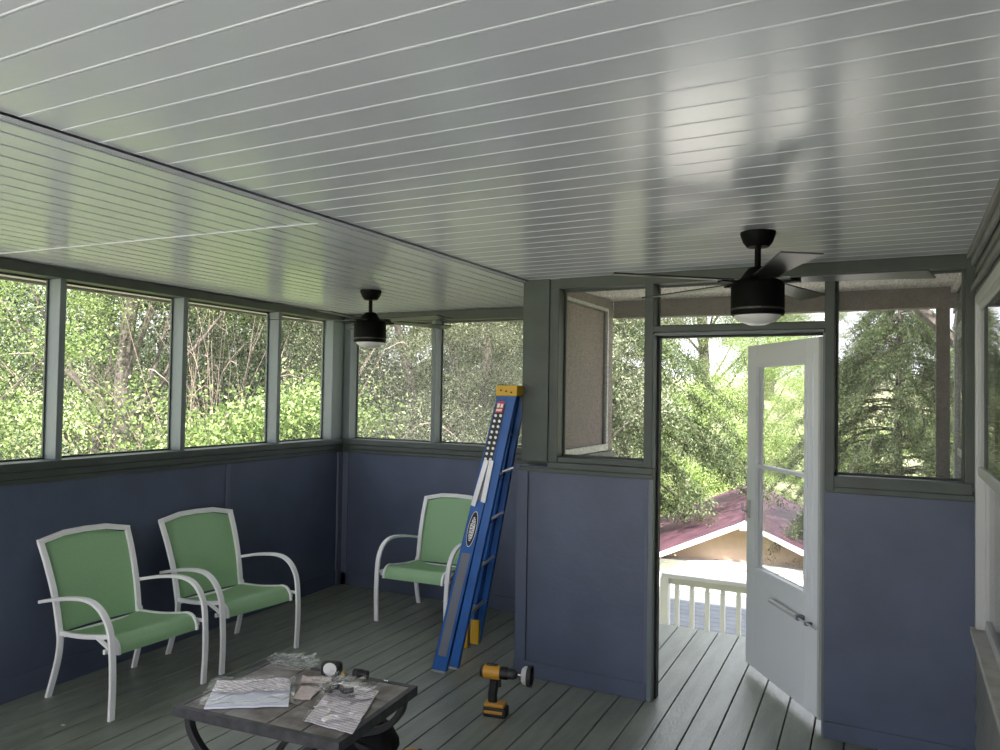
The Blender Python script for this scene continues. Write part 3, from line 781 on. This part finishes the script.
f = MB(); f.lathe([(.0505, .170), (.054, .174), (.054, .192), (.049, .192), (.048, .176)], 32, mx); f.build('saw_rim', M['drillblk'], dr, smooth=True)
dr.location = (-1.905, 3.63, 0); dr.rotation_euler = (0, 0, R(12))
# a second driver lying on its side, mostly below the frame
d2 = thing('impact_driver', (-1.985, 2.955, .04), 0, 'yellow and black driver lying on the deck beside the coffee table', 'driver', rot=(R(90), 0, R(55)))
mx2 = Matrix.Rotation(R(90), 4, 'Y')
MB().lathe([(.018, -.075), (.034, -.07), (.036, -.04), (.036, .01), (.028, .03)], 28, mx2).build('motor_body', M['drillyel'], d2, smooth=True)
MB().lathe([(.027, .028), (.024, .05), (.012, .062)], 24, mx2).build('nose', M['drillblk'], d2, smooth=True)
MB().lathe([(.0045, .06), (.0045, .10), (.003, .115)], 8, mx2).build('driver_bit', M['iron'], d2, smooth=True)
f = MB(); f.sweep([(-.012, -.03, 0), (-.02, -.13, 0)], rrect(.017, .022, .6), (0, 0, 1)); f.build('grip', M['drillblk'], d2, smooth=True)
f = MB(); f.box(-.075, .045, -.18, -.13, -.036, .036); f.build('battery', M['drillblk'], d2, bevel=.006)
# crumbs of debris on the deck by the first chair
random.seed(3)
for (x, y, l) in ((-3.73, 2.43, 'small pale chip on the deck in front of the first green chair'),):
    f = MB(); bmesh.ops.create_icosphere(f.bm, subdivisions=2, radius=.009)
    for v in f.bm.verts: v.co = Vector((v.co.x*1.4+random.uniform(-.002, .002), v.co.y+random.uniform(-.002, .002), (v.co.z+.009)*.5))
    o = f.build('paint_chip', M['vinyl']); o.location = (x, y, 0); tag(o, l, 'debris')

# ------------------------------------------------------------------ outdoors
def gz(x, y):
    d = math.hypot(x, y); t = min(1, max(0, (d-22)/30)); return -2.9+6.0*t*t*(3-2*t)
mb = MB(); n = 60; vs = []
for i in range(n+1):
    r = []
    for j in range(n+1):
        x = -70+140*i/n; y = -40+140*j/n; r.append(mb.bm.verts.new((x, y, gz(x, y)+.15*math.sin(x*.4)*math.cos(y*.33))))
    vs.append(r)
for i in range(n):
    for j in range(n): mb.bm.faces.new([vs[i][j], vs[i+1][j], vs[i+1][j+1], vs[i][j+1]])
struct(mb.build('ground', M['grass'], smooth=True))

# lower landing, raised so light and shade show behind the balusters; its railing
mb = MB()
y = 7.0
while y < 9.0: mb.box(-3.3, .6, y, y+.137, -.59, -.55); y += .144
mb.box(-3.3, .6, 7.0, 7.04, -.8, -.59); mb.box(-3.3, -3.26, 7, 9.0, -.8, -.59); mb.box(.56, .6, 7, 9.0, -.8, -.59)
for px_ in (-3.2, -1.4, .5):
    for py_ in (7.1, 8.9): mb.box(px_-.05, px_+.05, py_-.05, py_+.05, -2.95, -.59)
struct(mb.build('floor_landing', M['patio']))
rl = thing('deck_railing', (-2.0, 7.2, -.55), 0, 'white wooden railing with square balusters below the doorway', 'railing')
MB().box(-.02, 2.5, -.045, .045, .55, .59).build('top_rail', M['railwhite'], rl, bevel=.004)
MB().box(.05, 2.5, -.02, .02, .49, .548).build('upper_rail', M['railwhite'], rl, bevel=.003)
MB().box(.05, 2.5, -.02, .02, .03, .07).build('bottom_rail', M['railwhite'], rl, bevel=.003)
MB().box(-.03, .05, -.045, .045, 0, .55).build('post', M['railwhite'], rl, bevel=.004)
MB().box(2.42, 2.5, -.045, .045, 0, .55).build('post', M['railwhite'], rl, bevel=.004)
bal0 = None
for i in range(16):
    xb_ = .126+i*.1405
    if bal0 is None: bal0 = MB().box(-.019, .019, -.019, .019, .07, .49).build('baluster', M['railwhite'], rl); bal0.location = (xb_, 0, 0)
    else:
        b = bal0.copy(); col.objects.link(b); b.location = (xb_, 0, 0)

# garden shed with maroon roof
sh = thing('garden_shed', (-2.2, 12.5, 0), R(8.4), 'small shed with maroon roof, tan gable and white walls beyond the railing', 'shed')
hw, ez, rz_, L = 2.15, -1.23, -.245, 5.9
MB().box(-1.9, 1.9, .28, L-.2, -2.95, -1.13).build('wall', M['shedwhite'], sh)
f = MB(); z = -2.9
while z < -1.0:
    f.prism([(.262, z), (.278, min(z+.12, -.985)), (.29, min(z+.12, -.985)), (.29, z)], 0, -1.55, 1.55); z += .12
f.build('wall_boards', M['shedwhite'], sh)
f = MB(); z = -.98
while z < -.30:
    e = min(z+.095, -.29); 
    wa = (rz_-.03-z)*hw/(rz_-ez); wb = max(.01, (rz_-.03-e)*hw/(rz_-ez))
    v = [f.bm.verts.new(p) for p in ((-wa, .50, z), (wa, .50, z), (wb, .515, e), (-wb, .515, e), (-wa, .65, z), (wa, .65, z), (wb, .65, e), (-wb, .65, e))]
    for q in ((0, 1, 2, 3), (4, 5, 6, 7), (0, 1, 5, 4), (2, 3, 7, 6), (0, 3, 7, 4), (1, 2, 6, 5)): f.bm.faces.new([v[k] for k in q])
    z = e
f.build('gable_siding', M['tan'], sh)
MB().box(-1.75, 1.75, .24, .66, -1.05, -.975).build('gable_trim', M['shedwhite'], sh)
for s in (-1, 1):
    f = MB(); nrow = 22
    for i in range(nrow):
        a0, a1 = i/nrow, (i+1)/nrow+.015
        x0, z0_ = s*hw*a0, rz_+(ez-rz_)*a0; x1, z1_ = s*hw*min(1.02, a1), rz_+(ez-rz_)*min(1.02, a1)
        f.prism([(x0, z0_+.02), (x1, z1_+.034), (x1, z1_+.012), (x0, z0_)], 1, 0, L)
    f.build('roof_slope', M['shedroof'], sh)
    f = MB(); f.prism([(0, rz_+.015), (s*hw*1.02, ez+.01), (s*hw*1.02, ez-.075), (0, rz_-.07)], 1, -.02, .03); f.build('fascia', M['railwhite'], sh)
f = MB(); f.prism([(-.06, rz_-.02), (0, rz_+.045), (.06, rz_-.02)], 1, -.02, L); f.build('ridge_cap', M['shedroof'], sh)
f = MB(); f.prism([(-.07, rz_-.13), (-.07, rz_-.02), (0, rz_+.03), (.07, rz_-.02), (.07, rz_-.13)], 1, -.05, -.015); f.build('peak_plate', M['railwhite'], sh)
f = MB(); f.tube([(-1.47, .08, -.90), (-1.45, .08, -.97), (-1.38, .22, -1.08), (-1.38, .24, -2.9)], .035, 8); f.build('downspout', M['railwhite'], sh, smooth=True)
f = MB(); f.box(-hw-.09, -hw+.01, -.02, L, ez-.07, ez+.005); f.build('gutter', M['railwhite'], sh, bevel=.005)

# ------------------------------------------------------------------ trees
rng = np.random.default_rng(7)
def leaves_mesh(name, centers, m, size, aspect=.55, up=.25, droop=0.0, rg=rng):
    n = len(centers)
    nrm = rg.normal(size=(n, 3)); nrm[:, 2] += up*2; nrm /= np.linalg.norm(nrm, axis=1)[:, None]
    ax = rg.normal(size=(n, 3)); ax[:, 2] -= droop*3
    ax -= nrm*(ax*nrm).sum(1)[:, None]; ax /= np.linalg.norm(ax, axis=1)[:, None]
    bx = np.cross(nrm, ax)
    s = size*rg.uniform(.6, 1.35, size=(n, 1)); w = s*aspect
    V = np.stack([centers-ax*s*.5, centers+bx*w*.5-ax*s*.05+nrm*s*.06, centers+ax*s*.5, centers-bx*w*.5-ax*s*.05+nrm*s*.06], 1).reshape(-1, 3)
    me = bpy.data.meshes.new(name)
    me.vertices.add(4*n); me.vertices.foreach_set('co', V.astype(np.float32).ravel())
    me.loops.add(4*n); me.loops.foreach_set('vertex_index', np.arange(4*n, dtype=np.int32))
    me.polygons.add(n); me.polygons.foreach_set('loop_start', np.arange(0, 4*n, 4, dtype=np.int32))
    me.materials.append(m); me.update(calc_edges=True)
    return me
def tree_meshes(kind, seed, m, H=7.0, Rr=2.6, base=.25, ncl=150, per=170, size=.085, spread=.38):
    """broad-leaved tree: trunk with limbs, leaves bunched round the twig ends. Height H, crown radius Rr"""
    rg = np.random.default_rng(seed); random.seed(seed)
    mb = MB(); cz = H*(base+1)/2; hz = H*(1-base)/2
    top = Vector((rg.normal()*.2, rg.normal()*.2, H*.85))
    trunk = arc([(0, 0, 0), (rg.normal()*.12, rg.normal()*.12, H*.3), (rg.normal()*.2, rg.normal()*.2, H*.6), tuple(top)], 5)
    mb.tube(trunk, [.028*H*(1-.8*i/(len(trunk)-1)) for i in range(len(trunk))], 8)
    cl = []
    for i in range(ncl):
        d = rg.normal(size=3); d /= np.linalg.norm(d); r = rg.uniform(.25, 1)**.5
        lob = 1+.22*math.sin(3*math.atan2(d[1], d[0])+seed)+.15*math.sin(5*d[2]+seed)
        cl.append(np.array([d[0]*Rr*r*lob, d[1]*Rr*r*lob, cz+d[2]*hz*r]))
    for c in cl[::8]:
        t = min(.95, max(.12, (c[2]-H*.15)/H*.8)); k = trunk[int(t*(len(trunk)-1))]
        mid = (k+Vector(c))/2+Vector((0, 0, -.15)); p = arc([tuple(k), tuple(mid), tuple(c)], 3)
        mb.tube(p, [.006*H*(1-.85*i/(len(p)-1)) for i in range(len(p))], 5)
    pts = []
    for c in cl:
        k = int(per*rg.uniform(.5, 1.5)); sp = spread*rg.uniform(.7, 1.5)
        q = rg.normal(size=(k, 3))*np.array([sp, sp, sp*.6])+c; pts.append(q)
    pts = np.concatenate(pts)
    bmesh.ops.recalc_face_normals(mb.bm, faces=mb.bm.faces); tm_ = bpy.data.meshes.new(kind+'_trunk'); mb.bm.to_mesh(tm_); mb.bm.free(); tm_.materials.append(M['bark'])
    return tm_, leaves_mesh(kind+'_foliage', pts, m, size, rg=rg)
def cedar_meshes(seed, m, H=8.0, Rr=3.0, nb=110, size=.075, droop=.55):
    rg = np.random.default_rng(seed); mb = MB()
    mb.tube([(0, 0, 0), (.05, .03, H*.5), (0, 0, H)], [.018*H, .011*H, .003*H], 8); pts = []
    for i in range(nb):
        t = rg.uniform(.24, .97); z = H*t; L_ = Rr*(1-t)**.6*rg.uniform(.6, 1.1)+.3; a = rg.uniform(0, 2*PI)
        P = []
        for k in range(7):
            u = k/6; P.append(Vector((math.cos(a)*L_*u, math.sin(a)*L_*u, z+.25*L_*u*(1-u)*1.2-droop*L_*u*u*.75)))
        mb.tube(P, [.014*(1-.8*k/6)*(1+L_*.3) for k in range(7)], 4)
        for q in range(int(14*L_)+4):
            u = rg.uniform(.15, 1)**.8; k = min(5, int(u*6)); p = P[k].lerp(P[k+1], u*6-k)
            # a side spray that hangs
            sl = .18+.45*rg.uniform()*(1-.4*u); sa = a+rg.normal()*1.1
            nn = 52; s = rg.uniform(0, 1, nn)[:, None]
            d = np.array([math.cos(sa), math.sin(sa), 0])*sl*.75
            x = np.array(p)+s*d+np.array([0, 0, -1])*s**1.6*sl*droop*1.2+rg.normal(size=(nn, 3))*.03*(1+s)
            pts.append(x)
    pts = np.concatenate(pts)
    bmesh.ops.recalc_face_normals(mb.bm, faces=mb.bm.faces); tm_ = bpy.data.meshes.new('cedar_trunk'); mb.bm.to_mesh(tm_); mb.bm.free(); tm_.materials.append(M['bark'])
    return tm_, leaves_mesh('cedar_foliage', pts, m, size, aspect=.35, up=.5, droop=.5, rg=rg)
T = {
 'limeA': tree_meshes('broadleaf', 1, M['leafA'], 7, 2.5, .12, 130, 950, .038, .22),
 'limeB': tree_meshes('broadleaf', 2, M['leafA'], 7, 2.6, .1, 130, 950, .038, .22),
 'highA': tree_meshes('broadleaf', 14, M['leafA'], 8.5, 2.7, .66, 80, 850, .038, .22),
 'highB': tree_meshes('broadleaf', 15, M['leafB'], 11, 3.4, .60, 90, 260, .07, .34),
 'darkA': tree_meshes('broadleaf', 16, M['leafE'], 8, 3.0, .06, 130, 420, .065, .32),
 'greenA': tree_meshes('broadleaf', 3, M['leafB'], 8, 2.8, .1, 120, 850, .042, .24),
 'greenB': tree_meshes('broadleaf', 4, M['leafB'], 8, 2.8, .15, 120, 850, .042, .24),
 'dustA': tree_meshes('broadleaf', 5, M['leafC'], 8, 2.8, .08, 120, 850, .042, .23),
 'dustB': tree_meshes('broadleaf', 6, M['leafC'], 8, 2.8, .08, 120, 850, .042, .23),
 'bush': tree_meshes('bush', 8, M['leafA'], 3.2, 1.6, .05, 80, 700, .038, .17),
 'bushG': tree_meshes('bush', 9, M['leafB'], 3.2, 1.7, .05, 80, 700, .038, .17),
 'cedarA': cedar_meshes(11, M['leafD'], 8.0, 3.8, 170, .05),
 'cedarB': cedar_meshes(12, M['leafD'], 8.0, 3.8, 230, .05, .7),
}
def plant(kind, x, y, s, rz, label, name='tree', z=None, sz=None, group=None):
    zz = gz(x, y)-.05 if z is None else z
    t = thing(name, (x, y, zz), rz, label, 'bush' if name == 'bush' else 'tree', group)
    t.scale = (s, s, sz or s)
    for me, nm in zip(T[kind], ('trunk', 'foliage')):
        o = bpy.data.objects.new(nm, me); col.objects.link(o); o.parent = t
    return t
#     kind    x      y     s   rz  label
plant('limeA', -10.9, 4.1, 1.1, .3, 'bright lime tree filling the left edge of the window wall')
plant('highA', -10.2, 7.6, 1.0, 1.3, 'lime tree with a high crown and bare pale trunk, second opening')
plant('darkA', -14.0, 9.6, 1.1, 2.0, 'tree with shade-dark leaf colour in the hollow behind the second opening')
plant('greenB', -12.4, 11.6, 1.05, .9, 'green tree behind the bare twigs in the third opening')
plant('bush', -7.6, 7.9, 1.6, .5, 'bright yellow-green bush low in the third opening', 'bush')
plant('bush', -8.9, 6.9, 1.3, 2.5, 'lime bush low in the second opening beside the window post', 'bush')
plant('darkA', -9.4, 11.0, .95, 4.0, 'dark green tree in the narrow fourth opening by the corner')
plant('bushG', -8.3, 9.6, 1.5, 1.0, 'leafy green bush low in the fourth opening', 'bush')
plant('bushG', -11.6, 8.3, 1.1, 1.9, 'shaded green bush low in the middle of the second opening', 'bush')
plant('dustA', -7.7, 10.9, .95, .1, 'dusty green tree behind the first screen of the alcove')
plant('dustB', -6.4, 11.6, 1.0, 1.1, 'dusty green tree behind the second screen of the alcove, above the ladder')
plant('dustA', -7.6, 15.6, .9, 2.3, 'dusty green tree behind the narrow screen beside the doorway')
plant('cedarA', -6.3, 15.2, 1.4, .4, 'cedar with drooping boughs beside the shed, in the doorway')
plant('cedarB', -.05, 14.6, .82, 1.4, 'dark drooping cedar filling the screen to the right of the door')
plant('highB', .95, 10.4, 1.05, .6, 'tall high-crowned tree shading the shed roof and landing')
plant('limeA', -5.0, 31, 1.1, .7, 'sunlit yellow-green tree on the rise beyond the shed roof', z=-2.6)
plant('limeB', -2.5, 27, .78, 1.7, 'sunlit lime tree seen through the storm door glass', z=-2.9)
plant('bush', -6.5, 26, 1.6, .2, 'pale lime bush on the slope left of the shed roof', 'bush')
plant('bush', .2, 24, 1.4, 2.2, 'lime bush beyond the shed, right of the door', 'bush')
plant('dustB', 3.6, 19, 1.0, .8, 'dusty green tree by the far corner of the house wall')
plant('limeB', 3.0, 26, 1.0, 2.8, 'lime tree far behind the house corner')
k = 0
for (x, y, s, kd) in ((-26, 12, 1.7, 'limeA'), (-25, 17, 1.8, 'greenB'), (-22, 20, 1.7, 'dustA'), (-19, 22.5, 1.5, 'greenA'), (-17.0, 25, 1.5, 'dustB'), (-13.5, 26, 1.6, 'greenB'), (-10.5, 29, 1.5, 'dustA'), (-7.5, 33, 1.5, 'greenA'),
                      (-6.2, 42, 1.1, 'greenB'), (-1.5, 44, .75, 'dustA'), (5, 42, 1.3, 'dustB'), (-22, 7, 1.4, 'greenA'), (-14.5, 14, 1.25, 'dustA')):
    plant(kd, x, y, s, k*1.7, 'tall tree in the distant woods behind the garden', group='trees of the distant woods'); k += 1
# bare twiggy thicket
random.seed(21); mb = MB()
for i in range(70):
    a = random.uniform(0, 2*PI); p = Vector((random.gauss(0, .12), random.gauss(0, .12), 0)); P = [p.copy()]
    dirv = Vector((math.cos(a)*.22, math.sin(a)*.22, random.uniform(.6, 1.0)))
    for k in range(10):
        dirv += Vector((random.gauss(0, .3), random.gauss(0, .3), random.gauss(0, .12))); p = p+dirv*.46; P.append(p.copy())
        if k > 3 and random.random() < .6:
            q = p.copy(); d2_ = dirv+Vector((random.gauss(0, .5), random.gauss(0, .5), random.gauss(-.3, .3))); Q_ = [q.copy()]
            for _ in range(4): d2_ += Vector((random.gauss(0, .25), random.gauss(0, .25), random.gauss(-.15, .2))); q = q+d2_*.17; Q_.append(q.copy())
            mb.tube(Q_, [.006, .005, .004, .003, .002], 4)
    mb.tube(P, [.018*(1-.085*k) for k in range(len(P))], 5)
tw = mb.build('bare_thicket', M['deadwood']); tw.location = (-8.7, 7.75, -2.95); tw.scale = (.42, .42, 1.3); tag(tw, 'tangle of bare pinkish dead branches in the third opening of the window wall', 'dead branches')

# ------------------------------------------------------------------ light
w = bpy.data.worlds.new('world'); sc.world = w; w.use_nodes = True
bgn = w.node_tree.nodes['Background']; bgn.inputs[0].default_value = (.86, .88, 1.0, 1); bgn.inputs[1].default_value = 2.3
sd_ = bpy.data.lights.new('sun', 'SUN'); sd_.energy = 14.0; sd_.angle = R(.6); sd_.color = (1, .95, .86)
so_ = bpy.data.objects.new('sun', sd_); col.objects.link(so_)
dirn = -Vector((.30, -.72, .85)).normalized(); so_.rotation_euler = dirn.to_track_quat('-Z', 'Y').to_euler()

# ------------------------------------------------------------------ camera
cam = bpy.data.cameras.new('camera'); co = bpy.data.objects.new('camera', cam); col.objects.link(co); sc.camera = co
cam.sensor_width = 36; cam.lens = 765/1000*36; cam.clip_end = 300
yw, pt_, rl_ = R(27.79), R(1.45), R(.92)
fw = Vector((-math.sin(yw)*math.cos(pt_), math.cos(yw)*math.cos(pt_), math.sin(pt_))); rt = Vector((math.cos(yw), math.sin(yw), 0)); upv = rt.cross(fw)
Rv = math.cos(rl_)*rt+math.sin(rl_)*upv; Uv = -math.sin(rl_)*rt+math.cos(rl_)*upv
mm = Matrix((Rv, Uv, -fw)).transposed().to_4x4(); mm.translation = (0, 0, 1.7); co.matrix_world = mm

sc.view_settings.view_transform = 'Standard'; sc.view_settings.look = 'None'; sc.view_settings.gamma = 1; sc.view_settings.exposure = .62
sc.view_settings.use_curve_mapping = False
sc.cycles.use_denoising = True
sc.cycles.max_bounces = 10; sc.cycles.diffuse_bounces = 6; sc.cycles.transparent_max_bounces = 24
sc.cycles.sample_clamp_indirect = 8
